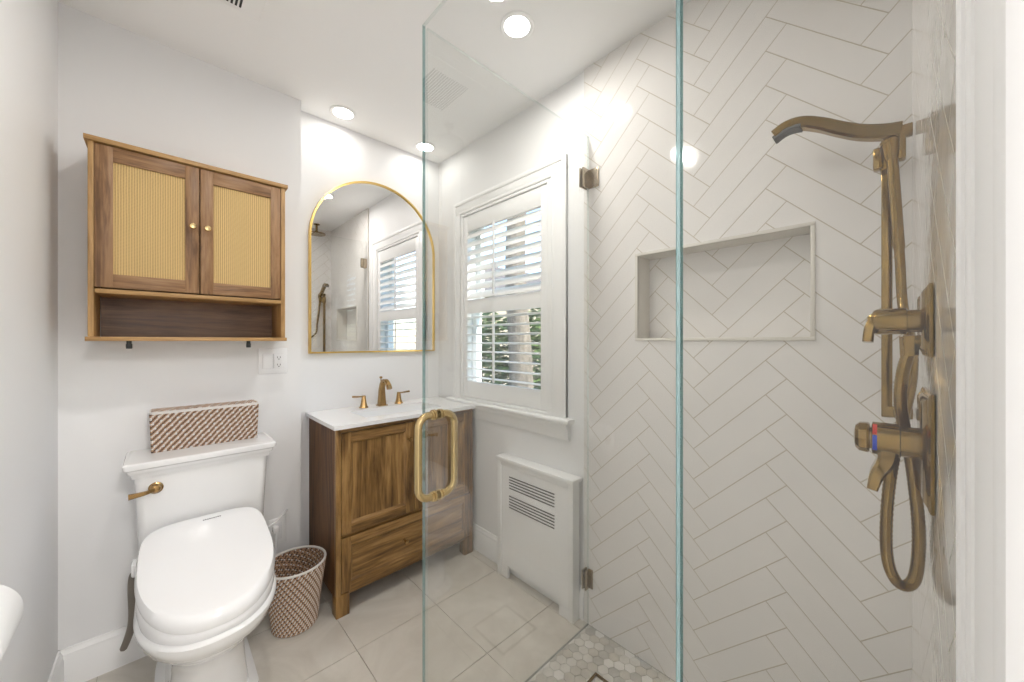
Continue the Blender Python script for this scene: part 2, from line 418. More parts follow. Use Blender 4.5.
# floor: stone-look tiles on grout
b = bmesh.new()
YG = .949
box(b, XL - .1, XR + .15, YG, YV + .1, -.06, -.004, mi=0); box(b, XL - .1, .545, -1.6, YG, -.06, -.004, mi=0); box(b, .545, XR + .15, -1.6, yp(.55) - .05, -.06, -.004, mi=0)
xs = [.205 + .3775 * i for i in range(-3, 5)]; ys = [1.145 + .3825 * i for i in range(-8, 5)]
g = .0013
for i in range(len(xs) - 1):
    for j in range(len(ys) - 1):
        for (a0, a1, c0, c1) in ((XL - .1, XR + .1, YG + .005, YV + .1), (XL - .1, .545, -1.6, YG + .005), (.545, XR + .1, -1.6, yp(.55) - .05)):
            x0, x1, y0, y1 = max(xs[i] + g, a0), min(xs[i + 1] - g, a1), max(ys[j] + g, c0), min(ys[j + 1] - g, c1)
            if x1 - x0 > .004 and y1 - y0 > .004: box(b, x0, x1, y0, y1, -.02, 0, mi=1)
struct('floor', b, ['fgrout', 'ftile'], smooth=0)
# shower floor of hexagons
b = bmesh.new()
HX0, HX1, HY0, HY1 = .552, XT, -.06, YG
DX, DY, DS = 1.105, .69, .21 / 2                       # drain centre and half size
v = [b.verts.new(p) for p in ((.545, HY0, -.008), (HX1 + .01, HY0, -.008), (HX1 + .01, HY1, -.008), (.545, HY1, -.008))]; b.faces.new(v).material_index = 0
hw = .0202; dx = hw * 2; dy = hw * math.sqrt(3)
for j in range(-3, 40):
    for i in range(-2, 26):
        cx = HX0 + i * dx + (j % 2) * hw; cy = HY0 + j * dy
        r = (hw - .0009) / math.cos(PI / 6)
        P = [(cx + r * math.cos(PI / 6 + k * PI / 3), cy + r * math.sin(PI / 6 + k * PI / 3)) for k in range(6)]
        mi = random.choices([1, 2, 3, 4], [4, 3, 4, 1.6])[0]
        for rc in ((HX0, DX - DS, HY0, HY1), (DX + DS, HX1, HY0, HY1), (DX - DS, DX + DS, HY0, DY - DS), (DX - DS, DX + DS, DY + DS, HY1)):
            c = clip(P, *rc)
            if c:
                top = [b.verts.new((x, y, -.003)) for x, y in c]; bot = [b.verts.new((x, y, -.008)) for x, y in c]
                b.faces.new(top).material_index = mi
                for k in range(len(c)): b.faces.new((top[k - 1], top[k], bot[k], bot[k - 1])).material_index = mi
struct('floor_shower', b, ['fgrout', 'hex0', 'hex1', 'hex2', 'hex3'], smooth=0)
b = bmesh.new(); box(b, .545, XT, YG - .001, YG + .005, -.02, -.0015); box(b, .545, .552, -.06, YG - .001, -.02, -.0015)
struct('trim_3', b, 'thresh', smooth=0)
# square drain with a tiled insert
dr = thing('shower_drain', 'square brown metal shower drain set in the hexagon tile floor', 'drain', (DX, DY, -.008))
b = bmesh.new(); s = DS - .002; t = .008
for (x0, x1, y0, y1) in ((-s, s, s - t, s), (-s, s, -s, -s + t), (-s, -s + t, -s + t, s - t), (s - t, s, -s + t, s - t)):
    box(b, DX + x0, DX + x1, DY + y0, DY + y1, -.008, -.0015, .001)
finish('drain_frame', b, 'shower_brass', dr)
b = bmesh.new(); s2 = s - t - .006
for i in range(-4, 5):
    for j in range(-4, 5):
        cx, cy = DX + i * dx + (j % 2) * hw, DY + j * dy; r = (hw - .0009) / math.cos(PI / 6)
        P = [(cx + r * math.cos(PI / 6 + k * PI / 3), cy + r * math.sin(PI / 6 + k * PI / 3)) for k in range(6)]
        c = clip(P, DX - s2, DX + s2, DY - s2, DY + s2)
        if c: prism(b, c, -.008, -.003, 'z', mi=random.choice([0, 1, 2]))
finish('tiled_insert', b, ['hex0', 'hex2', 'hex3'], dr, smooth=0)

# baseboards
def bb_prof(t=.016, h=.145):
    return [(0, 0), (t, 0), (t, h - .036), (t - .003, h - .030), (t - .003, h - .018), (t - .009, h - .008), (t - .010, h), (0, h)]
b = bmesh.new(); prism(b, [(YW - p[0], p[1]) for p in bb_prof()], XL, XS, 'x'); struct('baseboard_back', b, 'trim', smooth=30)
b = bmesh.new(); prism(b, [(XL + p[0], p[1]) for p in bb_prof()], -1.5, YW, 'y'); struct('baseboard_left', b, 'trim', smooth=30)
b = bmesh.new(); prism(b, [(XR - p[0], p[1]) for p in bb_prof()], YT + .004, YV, 'y'); struct('baseboard_window', b, 'trim', smooth=30)
b = bmesh.new(); prism(b, [(YV - p[0], p[1]) for p in bb_prof()], XS, XR, 'x'); struct('baseboard_vanity', b, 'trim', smooth=30)

# ================================================================ WINDOW
b = bmesh.new()
CY0, CY1, CZ1 = 1.070, 1.990, 2.160
def casing_leg(b, y_out, y_in):
    s = 1 if y_out < y_in else -1
    box(b, XR - .018, XR - .0005, min(y_out, y_in), max(y_out, y_in), .905, 2.08, .001)
    a, c = sorted((y_out, y_out + s * .024)); box(b, XR - .023, XR - .001, a, c, .905, CZ1 - .0005, .004)
    a, c = sorted((y_in - s * .016, y_in)); box(b, XR - .021, XR - .001, a, c, .905, 2.0935, .004)
casing_leg(b, CY0, 1.165); casing_leg(b, CY1, 1.915)
box(b, XR - .018, XR - .0005, CY0, CY1, 2.08, CZ1 - .001, .001); box(b, XR - .0225, XR - .0015, CY0 + .001, CY1 - .001, CZ1 - .024, CZ1, .004); box(b, XR - .0205, XR - .0015, 1.152, 1.928, 2.077, 2.093, .004)
win = struct('window_1', b, 'trim')
b = bmesh.new()
# jamb lining, outer stops and two sashes
box(b, XR, XR + .14, 1.165, 1.185, OZ0, OZ1); box(b, XR, XR + .14, 1.895, 1.915, OZ0, OZ1)
box(b, XR, XR + .14, 1.185, 1.895, OZ1 - .02, OZ1); box(b, XR, XR + .16, 1.185, 1.895, OZ0, OZ0 + .03)
finish('window_jamb', b, 'trim', win)
def sash(x, z0, z1, nm='sash'):
    b = bmesh.new()
    box(b, x, x + .032, 1.185, 1.228, z0, z1, .003); box(b, x, x + .032, 1.852, 1.895, z0, z1, .003)
    box(b, x, x + .032, 1.228, 1.852, z0, z0 + .05, .003); box(b, x, x + .032, 1.228, 1.852, z1 - .038, z1, .003)
    f = finish(nm, b, 'trim', win)
    b = bmesh.new(); box(b, x + .014, x + .018, 1.226, 1.854, z0 + .045, z1 - .034); finish('pane', b, 'pane', f, smooth=0)
sash(XR + .062, .925, 1.51); sash(XR + .098, 1.47, 2.055)
# stool and stepped apron
b = bmesh.new(); prism(b, [(XR, .885), (XR - .045, .885), (XR - .05, .89), (XR - .05, .900), (XR - .045, .905), (XR, .905)], 1.035, 2.03, 'y'); finish('window_sill', b, 'trim', win)
b = bmesh.new(); prism(b, [(XR, .885), (XR - .034, .885), (XR - .036, .872), (XR - .030, .858), (XR - .022, .848), (XR - .022, .818), (XR - .018, .812), (XR - .016, .802), (XR, .802)], 1.055, 2.01, 'y'); finish('window_apron', b, 'trim', win)

# plantation shutter
SX = XR - .012; SY0, SY1, SZ0, SZ1 = 1.192, 1.888, .925, 2.055
sh = thing('plantation_shutter', 'white two-tier louvered shutter fitted inside the window casing', 'shutter', (SX, 1.54, SZ0))
b = bmesh.new(); T0, T1 = SX, SX + .028
box(b, T0, T1, SY0, 1.236, SZ0, SZ1, .003); box(b, T0, T1, 1.850, SY1, SZ0, SZ1, .003)
for z0, z1 in ((SZ0, 1.022), (1.443, 1.528), (1.958, SZ1)): box(b, T0 + .001, T1 - .001, 1.234, 1.852, z0, z1, .002)
finish('shutter_frame', b, 'trim', sh)
b = bmesh.new()
for y0, y1 in ((1.166, 1.189), (1.891, 1.914)): box(b, T0 - .006, T1 + .01, y0, y1, .906, 2.074, .003)
box(b, T0 - .006, T1 + .01, 1.189, 1.891, 2.058, 2.074, .002); box(b, T0 - .006, T1 + .01, 1.189, 1.891, .906, .922, .002)
finish('mounting_frame', b, 'trim', sh)
def louver(zc, ang):
    b = bmesh.new(); cx = (T0 + T1) / 2; pr = []
    for k in range(20):
        a = 2 * PI * k / 20; u = .0315 * math.cos(a); v = .0052 * math.sin(a)
        pr.append((cx + u * math.cos(ang) - v * math.sin(ang), zc + u * math.sin(ang) + v * math.cos(ang)))
    prism(b, pr, 1.2365, 1.8495, 'y'); finish('louver', b, 'louver', sh)
for i in range(8): louver(1.528 + .0265 + i * .0537, R(50))
for i in range(8): louver(1.022 + .0262 + i * .0526, R(-3))
for z0, z1 in ((1.540, 1.950), (1.034, 1.436)):
    b = bmesh.new(); box(b, T0 - .030, T0 - .019, 1.565, 1.577, z0, z1, .002); finish('tilt_rod', b, 'louver', sh)

# ================================================================ RADIATOR COVER
rc = thing('radiator_cover', 'white radiator cover with slotted grille standing under the window', 'radiator cover', (1.37, 1.25, 0))
RX = 1.335; RY0, RY1, RZ = .995, 1.505, .645
b = bmesh.new()
pts = [(RY0, 0), (1.078, 0), (1.078, .068), (1.428, .068), (1.428, 0), (RY1, 0), (RY1, RZ - .02), (RY0, RZ - .02)]
prism(b, pts, RX + .004, RX + .018, 'x')
box(b, RX + .018, XR - .017, RY0, RY0 + .014, 0, RZ - .02); box(b, RX + .018, XR - .017, RY1 - .014, RY1, 0, RZ - .02)
for y0, y1 in ((RY0, RY0 + .028), (RY1 - .028, RY1)): box(b, RX, RX + .006, y0, y1, 0, RZ - .02, .001)
box(b, RX, RX + .006, RY0 + .028, RY1 - .028, RZ - .045, RZ - .02, .001)
finish('cover_body', b, 'trim', rc)
b = bmesh.new(); box(b, RX - .008, XR - .001, RY0 - .006, RY1 + .006, RZ - .02, RZ, .003); finish('cover_top', b, 'trim', rc)
for zb in (.487, .385):
    b = bmesh.new()
    for i in range(5):
        z = zb + i * .0148; box(b, RX + .0028, RX + .0045, 1.105, 1.415, z, z + .0055)
    finish('grille_slots', b, 'dark', rc, smooth=0)

# ================================================================ MIRROR
mr = thing('wall_mirror', 'arched wall mirror in a thin gold frame hung above the vanity', 'mirror', (.963, YV, 1.204))
mx, mw, mz0, mzc = .963, .387, 1.204, 1.842
def arch(w_, z0): return [(mx - w_, z0), (mx + w_, z0)] + [(mx + w_ * math.cos(PI * k / 48), mzc + w_ * math.sin(PI * k / 48)) for k in range(49)]
O = arch(mw, mz0); I = arch(mw - .009, mz0 + .009)
b = bmesh.new(); n = len(O)
for (A, B, ya, yb) in ((O, I, YV - .030, YV - .030),):
    of = [b.verts.new((p[0], YV - .030, p[1])) for p in O]; inf = [b.verts.new((p[0], YV - .030, p[1])) for p in I]
    ob = [b.verts.new((p[0], YV - .002, p[1])) for p in O]; inb = [b.verts.new((p[0], YV - .018, p[1])) for p in I]
    for k in range(n):
        j = (k + 1) % n
        b.faces.new((of[k], of[j], inf[j], inf[k])); b.faces.new((of[k], ob[k], ob[j], of[j])); b.faces.new((inf[k], inf[j], inb[j], inb[k]))
finish('mirror_frame', b, 'mirror_gold', mr)
b = bmesh.new(); prism(b, arch(mw - .006, mz0 + .006), YV - .021, YV - .004, 'y'); finish('mirror_glass', b, 'mirror', mr, smooth=0)

# ================================================================ WALL CABINET
wc = thing('wall_cabinet', 'oak wall cabinet with two cane doors and an open shelf above the toilet', 'cabinet', (.114, 2.01, 1.272))
CX0, CX1, CF, CB = -.180, .408, 1.910, YW - .001
for x0 in (CX0, CX1 - .016):
    b = bmesh.new(); box(b, x0, x0 + (.014 if x0 == CX0 else .016), CF, CB, 1.2875, 1.9615, .001); finish('side_panel', b, 'oak', wc)
b = bmesh.new(); box(b, CX0 - .009, CX1 + .009, CF - .010, CB, 1.962, 1.978, .001); finish('top_board', b, 'oak_x', wc)
b = bmesh.new(); box(b, CX0 - .006, CX1 + .006, CF - .004, CB, 1.272, 1.287, .001); finish('bottom_board', b, 'oak_x', wc)
b = bmesh.new(); box(b, CX0 + .016, CX1 - .016, CF, CB - .006, 1.440, 1.455, .001); finish('shelf', b, 'oak_x', wc)
b = bmesh.new(); box(b, CX0 + .016, CX1 - .016, CB - .008, CB - .001, 1.287, 1.962); finish('back_panel', b, 'oakb', wc, smooth=0)
def cab_door(x0, x1, px0, px1, kx):
    b = bmesh.new(); z0, z1 = 1.460, 1.958; pz0, pz1 = 1.508, 1.906; y0, y1 = CF, CF + .017
    box(b, x0, px0, y0, y1, z0, z1, .001, 0); box(b, px1, x1, y0, y1, z0, z1, .001, 0)
    box(b, px0, px1, y0 + .0003, y1, pz1, z1, .0005, 1); box(b, px0, px1, y0 + .0003, y1, z0, pz0, .0005, 1)
    d = finish('door', b, ['oakd', 'oakd_x'], wc)
    b = bmesh.new(); box(b, px0 - .002, px1 + .002, y0 + .007, y0 + .010, pz0 - .002, pz1 + .002); finish('cane_panel', b, 'cane', d, smooth=0)
    b = bmesh.new(); cyl(b, (kx, y0, 1.72), (kx, y0 - .012, 1.72), .004, .005, 12)
    lathe(b, [(.004, -.028), (.0095, -.027), (.0115, -.023), (.011, -.015), (.005, -.010)], (kx, y0, 1.72), 'y', 20)
    finish('knob', b, 'gold', d)
cab_door(-.1645, .1115, -.121, .070, .092); cab_door(.1150, .3895, .155, .353, .136)
for hx in (-.082, .274):
    b = bmesh.new(); tube(b, [(hx, 1.925, 1.272), (hx, 1.925, 1.262)], .007, 14)
    lathe(b, [(.0075, -.028), (.0085, -.026), (.0085, -.012), (.0075, -.010)], (hx, 1.925, 1.272), 'z', 16)
    finish('towel_peg', b, 'black', wc)

# ================================================================ SWITCH PLATES
sp = thing('switch_plate', 'white double wall plate with rocker switch and socket below the cabinet', 'switch', (.397, YW, 1.172))
b = bmesh.new(); box(b, .336, .459, YW - .006, YW, 1.112, 1.236, .003); finish('cover_plate', b, 'plastic', sp)
b = bmesh.new(); box(b, .354, .394, YW - .010, YW - .005, 1.138, 1.210, .0015); finish('rocker', b, 'plastic', sp)
b = bmesh.new(); box(b, .402, .442, YW - .0085, YW - .005, 1.138, 1.210, .001)
so = finish('socket', b, 'plastic', sp)
b = bmesh.new()
for zc in (1.192, 1.156):
    box(b, .414, .4162, YW - .0089, YW - .008, zc - .004, zc + .004); box(b, .426, .4282, YW - .0089, YW - .008, zc - .004, zc + .004)
    cyl(b, (.4212, YW - .0089, zc - .009), (.4212, YW - .008, zc - .009), .0025, None, 10)
box(b, .3975, .3985, YW - .0064, YW - .0058, 1.138, 1.210)
finish('slots', b, 'dark', so, smooth=0)
op = thing('power_outlet', 'white wall outlet with plugged-in cord between the toilet and the vanity', 'outlet', (.415, YW, .34))
b = bmesh.new(); box(b, .378, .452, YW - .006, YW, .270, .400, .003); finish('cover_plate', b, 'trim', op)
b = bmesh.new(); box(b, .396, .434, YW - .008, YW - .005, .295, .375, .001); finish('socket', b, 'plastic', op)
b = bmesh.new(); box(b, .392, .416, YW - .045, YW - .008, .340, .372, .005); finish('plug', b, 'plastic', op)
b = bmesh.new(); tube(b, smooth_path([(.404, YW - .04, .342), (.402, YW - .045, .29), (.398, YW - .045, .22), (.385, YW - .05, .17), (.33, YW - .06, .16)], 8), .0045, 10); finish('cord', b, 'plastic', op)
wl = bmesh.new()
tube(wl, smooth_path([(.27, YW - .075, .37), (.33, YW - .07, .385), (.40, YW - .05, .405), (.452, YW - .012, .425), (.455, YW - .001, .427)], 8), .0035, 10)
tube(wl, smooth_path([(.27, YW - .08, .28), (.34, YW - .075, .315), (.372, YW - .066, .31), (.392, YW - .06, .25), (.392, YW - .06, .20)], 8), .0035, 10)
tag(finish('water_line', wl, 'plastic'), 'thin white water tubes on the wall behind the toilet seat', 'tube')

# ================================================================ TOILET
tl = thing('toilet', 'white two-piece toilet with closed electric bidet lid', 'toilet', (.135, 1.75, 0))
TX = .135
def egg(z, hw_, yf, yb, af=.28, n=64, e=.42, zfun=None, cx=.124):
    yf = yf + .028 * (1 if yf < 1.5 else 0); ym = yf + af; out = []
    for k in range(n):
        a = 2 * PI * k / n; c, s_ = math.cos(a), math.sin(a)
        if s_ < 0: x, y = hw_ * (abs(c) ** .88) * (1 if c > 0 else -1), ym - af * abs(s_) ** .96
        else: x, y = hw_ * (abs(c) ** e) * (1 if c >= 0 else -1), ym + (yb - ym) * (abs(s_) ** e)
        zz = z if zfun is None else z + zfun(y)
        out.append(Vector((cx + x, y, zz)))
    return out
b = bmesh.new()
loft(b, [egg(0, .140, 1.545, 2.04, .10, e=.25), egg(.018, .140, 1.545, 2.04, .10, e=.25), egg(.026, .128, 1.56, 2.03, .10, e=.25), egg(.032, .112, 1.575, 2.02, .09, e=.25),
         egg(.10, .104, 1.575, 2.01, .09, e=.25), egg(.17, .098, 1.565, 2.01, .10, e=.3), egg(.22, .102, 1.53, 2.01, .14, e=.35),
         egg(.265, .120, 1.465, 2.01, .19), egg(.308, .143, 1.402, 2.01, .24), egg(.347, .162, 1.357, 2.01, .27), egg(.363, .168, 1.342, 2.01, .275),
         egg(.368, .176, 1.330, 2.01, .28), egg(.400, .184, 1.316, 2.01, .28), egg(.412, .184, 1.314, 2.01, .28), egg(.420, .178, 1.322, 2.01, .28)])
finish('bowl', b, 'porcelain', tl, smooth=50)
b = bmesh.new()
def rr(x0, x1, y0, y1, z, r=.02, n=6):
    out = []
    for cx, cy, a0 in ((x1 - r, y1 - r, 0), (x0 + r, y1 - r, 90), (x0 + r, y0 + r, 180), (x1 - r, y0 + r, 270)):
        for k in range(n + 1):
            a = R(a0 + 90 * k / n); out.append(Vector((cx + r * math.cos(a), cy + r * math.sin(a), z)))
    return out
loft(b, [rr(-.048, .318, 1.915, 2.095, .415, .03), rr(-.056, .326, 1.905, 2.098, .45, .03), rr(-.070, .340, 1.893, 2.10, .775, .022), rr(-.072, .342, 1.892, 2.10, .785, .02)])
tank = finish('tank', b, 'porcelain', tl, smooth=50)
b = bmesh.new()
L0 = lambda o, z, r=.012: rr(-.080 - o, .350 + o, 1.884 - o, 2.103, z, r)
loft(b, [L0(-.004, .774), L0(-.002, .786), L0(.004, .793), L0(.006, .797), L0(.008, .805), L0(.016, .811), L0(.0175, .818), L0(.0175, .828), L0(.014, .832), L0(.008, .833)])
finish('tank_lid', b, 'porcelain', tl, smooth=35)
# flush lever
b = bmesh.new(); lathe(b, [(.004, -.020), (.012, -.019), (.015, -.014), (.016, -.006), (.021, -.002), (.021, .004)], (-.012, 1.893, .728), 'y', 28)
sweep_rect(b, smooth_path([(-.012, 1.878, .728), (-.035, 1.872, .7225), (-.06, 1.870, .7205), (-.082, 1.868, .720)], 5), [.008 + .0003 * k for k in range(16)], [.010 + .0006 * k for k in range(16)], side=(0, 1, 0))
finish('flush_lever', b, 'brass', tl)
# bidet seat: body, seat ring, lid
zt = lambda y: max(0, (y - 1.32)) * .14
b = bmesh.new()
loft(b, [egg(.4205, .175, 1.326, 1.87, .27), egg(.430, .179, 1.321, 1.875, .28, zfun=lambda y: zt(y) * .3), egg(.441, .179, 1.321, 1.875, .28, zfun=lambda y: zt(y) * .9), egg(.4445, .175, 1.327, 1.87, .28, zfun=lambda y: zt(y) * 1.2)])
finish('seat', b, 'plastic', tl, smooth=50)
b = bmesh.new(); loft(b, [rr(-.05, .32, 1.78, 1.886, .424, .03), rr(-.05, .32, 1.78, 1.886, .485, .03), rr(-.04, .31, 1.79, 1.88, .498, .03)]); finish('seat_housing', b, 'plastic', tl)
b = bmesh.new()
zl = lambda y: max(0, (y - 1.32)) * .19
loft(b, [egg(.4400, .172, 1.334, 1.868, .275, zfun=zl), egg(.4425, .180, 1.321, 1.878, .285, zfun=zl), egg(.460, .1825, 1.317, 1.880, .288, zfun=zl), egg(.480, .177, 1.326, 1.876, .285, zfun=zl),
         egg(.4835, .167, 1.342, 1.866, .275, zfun=zl), egg(.484, .12, 1.42, 1.82, .21, zfun=zl), egg(.484, .05, 1.55, 1.72, .09, zfun=zl)])
lid = finish('seat_lid', b, 'plastic', tl, smooth=50)
b = bmesh.new(); zz = .4842 + zl(1.838) + .0002
for i in range(9):
    x = .118 + i * .0062; box(b, x, x + .0044, 1.835, 1.840, zz - .0008, zz + .0006)
    if i % 2: box(b, x + .001, x + .0034, 1.840, 1.842, zz - .0008, zz + .0007)
finish('lid_print', b, 'greytext', lid, smooth=0)
# side knob and sleeve
b = bmesh.new(); box(b, TX - .208, TX - .172, 1.81, 1.865, .455, .500, .007, seg=3); finish('side_knob', b, 'plastic', tl)
b = bmesh.new(); hp0 = smooth_path([(-.062, 1.845, .462), (-.070, 1.85, .445), (-.072, 1.85, .40), (-.070, 1.85, .33), (-.072, 1.85, .28), (-.082, 1.85, .235), (-.094, 1.85, .200)], 8)
tube(b, hp0, [.007] + [.0095 + .0022 * math.sin(PI * k / len(hp0)) for k in range(1, len(hp0) - 1)] + [.007], 14); finish('hose_sleeve', b, 'grey', tl)

# ================================================================ WOVEN BASKETS
def stitch(bm, c, d, nrm, L, wd, ht, mi):
    """one wrapped strand: a small raised lozenge at c pointing along d"""
    d = d.normalized(); s_ = nrm.cross(d).normalized()
    pts = [(-L / 2, 0, 0), (-L * .25, wd / 2, ht * .4), (L * .25, wd / 2, ht * .4), (L / 2, 0, 0), (L * .25, -wd / 2, ht * .4), (-L * .25, -wd / 2, ht * .4), (-L * .2, 0, ht), (L * .2, 0, ht)]
    v = [bm.verts.new(c + d * a + s_ * q + nrm * h) for a, q, h in pts]
    for f in ((0, 1, 6), (1, 2, 7, 6), (2, 3, 7), (3, 4, 7), (4, 5, 6, 7), (5, 0, 6)):
        g_ = bm.faces.new([v[i] for i in f]); g_.material_index = mi
def weave_colour(i, j):
    k = (i + j) % 4
    if k == 0: return 2
    if k == 2: return 1
    return 1 if (i * 5 + j * 3) % 7 == 0 else 0
tb = thing('tissue_basket', 'rectangular woven rattan basket standing on the toilet tank lid', 'basket', (.14, 2.045, .833))
b = bmesh.new()
BX0, BX1, BY0, BY1, BZ0, BZ1 = -.030, .322, 2.003, 2.098, .8335, .985
fl = .006
loft(b, [rr(BX0 + fl, BX1 - fl, BY0 + .003, BY1, BZ0, .012), rr(BX0, BX1, BY0, BY1, BZ1, .012)], mi=3)
rows = 25; cols = 64
for j in range(rows):
    t = (j + .5) / rows; z = BZ0 + (BZ1 - BZ0) * t; x0 = BX0 + fl * (1 - t); x1 = BX1 - fl * (1 - t); y = BY0 + .003 * (1 - t)
    for i in range(cols):
        x = x0 + (x1 - x0) * (i + .5) / cols
        stitch(b, Vector((x, y - .0005, z)), Vector((1, 0, .75)), Vector((0, -1, 0)), .0092, .0056, .0024, weave_colour(i, -j))
    for i in range(14):
        yy = BY0 + (BY1 - BY0) * (i + .5) / 14
        stitch(b, Vector((x1, yy, z)), Vector((0, 1, .75)), Vector((1, 0, 0)), .0105, .0066, .0022, weave_colour(i, -j))
        stitch(b, Vector((x0, yy, z)), Vector((0, -1, .75)), Vector((-1, 0, 0)), .0105, .0066, .0022, weave_colour(i, -j))
finish('basket_body', b, ['st_tan', 'st_white', 'st_dark', 'st_base'], tb, smooth=0)
b = bmesh.new()
loft(b, [rr(BX0 - .002, BX1 + .002, BY0 - .003, BY1, BZ1 - .002, .014), rr(BX0 - .002, BX1 + .002, BY0 - .003, BY1, BZ1 + .008, .014)], mi=1)
for j in range(12):
    for i in range(52):
        stitch(b, Vector((BX0 + .004 + (BX1 - BX0 - .008) * (i + .5) / 52, BY0 + .004 + (BY1 - BY0 - .006) * (j + .5) / 12, BZ1 + .008)), Vector((1, .7, 0)), Vector((0, 0, 1)), .0100, .0062, .0026, weave_colour(i, j))
finish('basket_lid', b, ['st_tan', 'st_white', 'st_dark'], tb, smooth=0)
WX, WY, WH = .440, 1.872, .275
wb_ = thing('wastebasket', 'round woven rattan wastebasket with pale rim between toilet and vanity', 'wastebasket', (WX, WY, 0))
b = bmesh.new()
rad = lambda z: .090 + .034 * (z / WH) ** 1.15
N = 96
prof = [(rad(z), z) for z in [WH * k / 12 for k in range(13)]]
prof = [(.02, .003)] + [(p[0], max(p[1], .002)) for p in prof] + [(rad(WH) - .005, WH)] + [(p[0] - .006, max(p[1], .008)) for p in prof[::-1]] + [(.02, .008)]
lathe(b, prof, (WX, WY, 0), 'z', 72, mi=3)
rows = 42; cols = 92
for j in range(rows):
    z = .004 + (WH - .008) * (j + .5) / rows; r = rad(z)
    for i in range(cols):
        a = 2 * PI * (i + .5 * (j % 2)) / cols
        n_ = Vector((math.cos(a), math.sin(a), 0)); tdir = Vector((-math.sin(a), math.cos(a), .65))
        stitch(b, Vector((WX, WY, z)) + n_ * r, tdir, n_, .0094, .0058, .0022, (1 if (i + j // 2) % 3 == 0 else (2 if (i + j // 2) % 3 == 1 and j % 2 else 0)))
        if j % 1 == 0:
            stitch(b, Vector((WX, WY, z)) + n_ * (r - .006), tdir, -n_, .0094, .0058, .0020, (0 if (i + j) % 3 else 2) if (i * 3 + j) % 7 else 1)
finish('basket_body', b, ['st_tan', 'st_white', 'st_dark', 'st_base'], wb_, smooth=0)
b = bmesh.new(); pts = [(WX + (rad(WH) - .003) * math.cos(2 * PI * k / 64), WY + (rad(WH) - .003) * math.sin(2 * PI * k / 64), WH) for k in range(64)]
rg = [[b.verts.new((WX + (rad(WH) - .003 + .0052 * math.cos(2 * PI * q / 10)) * math.cos(2 * PI * k / 64), WY + (rad(WH) - .003 + .0052 * math.cos(2 * PI * q / 10)) * math.sin(2 * PI * k / 64), WH + .0052 * math.sin(2 * PI * q / 10))) for q in range(10)] for k in range(64)]
for k in range(64):
    for q in range(10): b.faces.new((rg[k][q], rg[k][(q + 1) % 10], rg[(k + 1) % 64][(q + 1) % 10], rg[(k + 1) % 64][q]))
finish('rim', b, 'st_white', wb_)

# ================================================================ VANITY
va = thing('vanity_cabinet', 'brown wood vanity cabinet with panelled doors over one deep drawer', 'vanity', (.97, 1.96, 0))
VX0, VX1, VF, VB, VT = .577, 1.360, 1.757, YV - .018, .868
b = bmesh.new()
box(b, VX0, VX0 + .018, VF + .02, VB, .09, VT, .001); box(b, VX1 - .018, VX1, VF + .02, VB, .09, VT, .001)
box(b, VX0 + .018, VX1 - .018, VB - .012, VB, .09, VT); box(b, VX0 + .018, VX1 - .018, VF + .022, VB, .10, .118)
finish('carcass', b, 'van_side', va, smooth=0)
for lx in (VX0, VX1 - .060):
    for ly in (VF, VB - .055):
        b = bmesh.new(); box(b, lx, lx + .060, ly, ly + .055, 0, .102, .002); finish('leg', b, 'van', va)
b = bmesh.new()
box(b, VX0, VX0 + .022, VF, VF + .022, .098, VT, .001); box(b, VX1 - .022, VX1, VF, VF + .022, .098, VT, .001)
box(b, VX0 + .022, VX1 - .022, VF + .0005, VF + .022, .848, VT, .001, 1); box(b, VX0 + .06, VX1 - .06, VF + .001, VF + .022, .094, .106, .001, 1)
box(b, VX0 + .022, VX1 - .022, VF + .012, VF + .022, .360, .372, 0, 1)
finish('face_frame', b, ['van', 'van_x'], va)
def panel_front(name, x0, x1, z0, z1, st, knobs, vert=True, rl=None):
    b = bmesh.new(); y0, y1 = VF - .002, VF + .016; rl = rl or st
    box(b, x0, x0 + st, y0, y1, z0, z1, .0015, 0); box(b, x1 - st, x1, y0, y1, z0, z1, .0015, 0)
    box(b, x0 + st, x1 - st, y0 + .0003, y1, z1 - rl, z1, .0015, 1); box(b, x0 + st, x1 - st, y0 + .0003, y1, z0, z0 + rl, .0015, 1)
    # bevelled moulding and recessed field
    ix0, ix1, iz0, iz1 = x0 + st, x1 - st, z0 + rl, z1 - rl; m_ = .010
    o_ = [(ix0, iz0), (ix1, iz0), (ix1, iz1), (ix0, iz1)]; i_ = [(ix0 + m_, iz0 + m_), (ix1 - m_, iz0 + m_), (ix1 - m_, iz1 - m_), (ix0 + m_, iz1 - m_)]
    A = [b.verts.new((p[0], y0 + .003, p[1])) for p in o_]; B = [b.verts.new((p[0], y0 + .011, p[1])) for p in i_]
    for k in range(4): b.faces.new((A[k], A[(k + 1) % 4], B[(k + 1) % 4], B[k])).material_index = 0 if k % 2 else 1
    b.faces.new(B).material_index = 0 if vert else 1
    d = finish(name, b, ['van', 'van_x'], va, smooth=0)
    for kx, kz in knobs:
        b = bmesh.new(); lathe(b, [(.0095, -.001), (.0095, -.004), (.0050, -.006), (.0045, -.016), (.0095, -.021), (.0115, -.025), (.0105, -.030), (.005, -.032)], (kx, y0, kz), 'y', 24)
        finish('knob', b, 'brass', d)
panel_front('door', VX0 + .024, .9665, .375, .846, .044, [(.935, .762)])
panel_front('door', .9705, VX1 - .024, .375, .846, .044, [(1.002, .762)])
panel_front('drawer', VX0 + .024, VX1 - .024, .108, .358, .042, [(.912, .240)], vert=False)
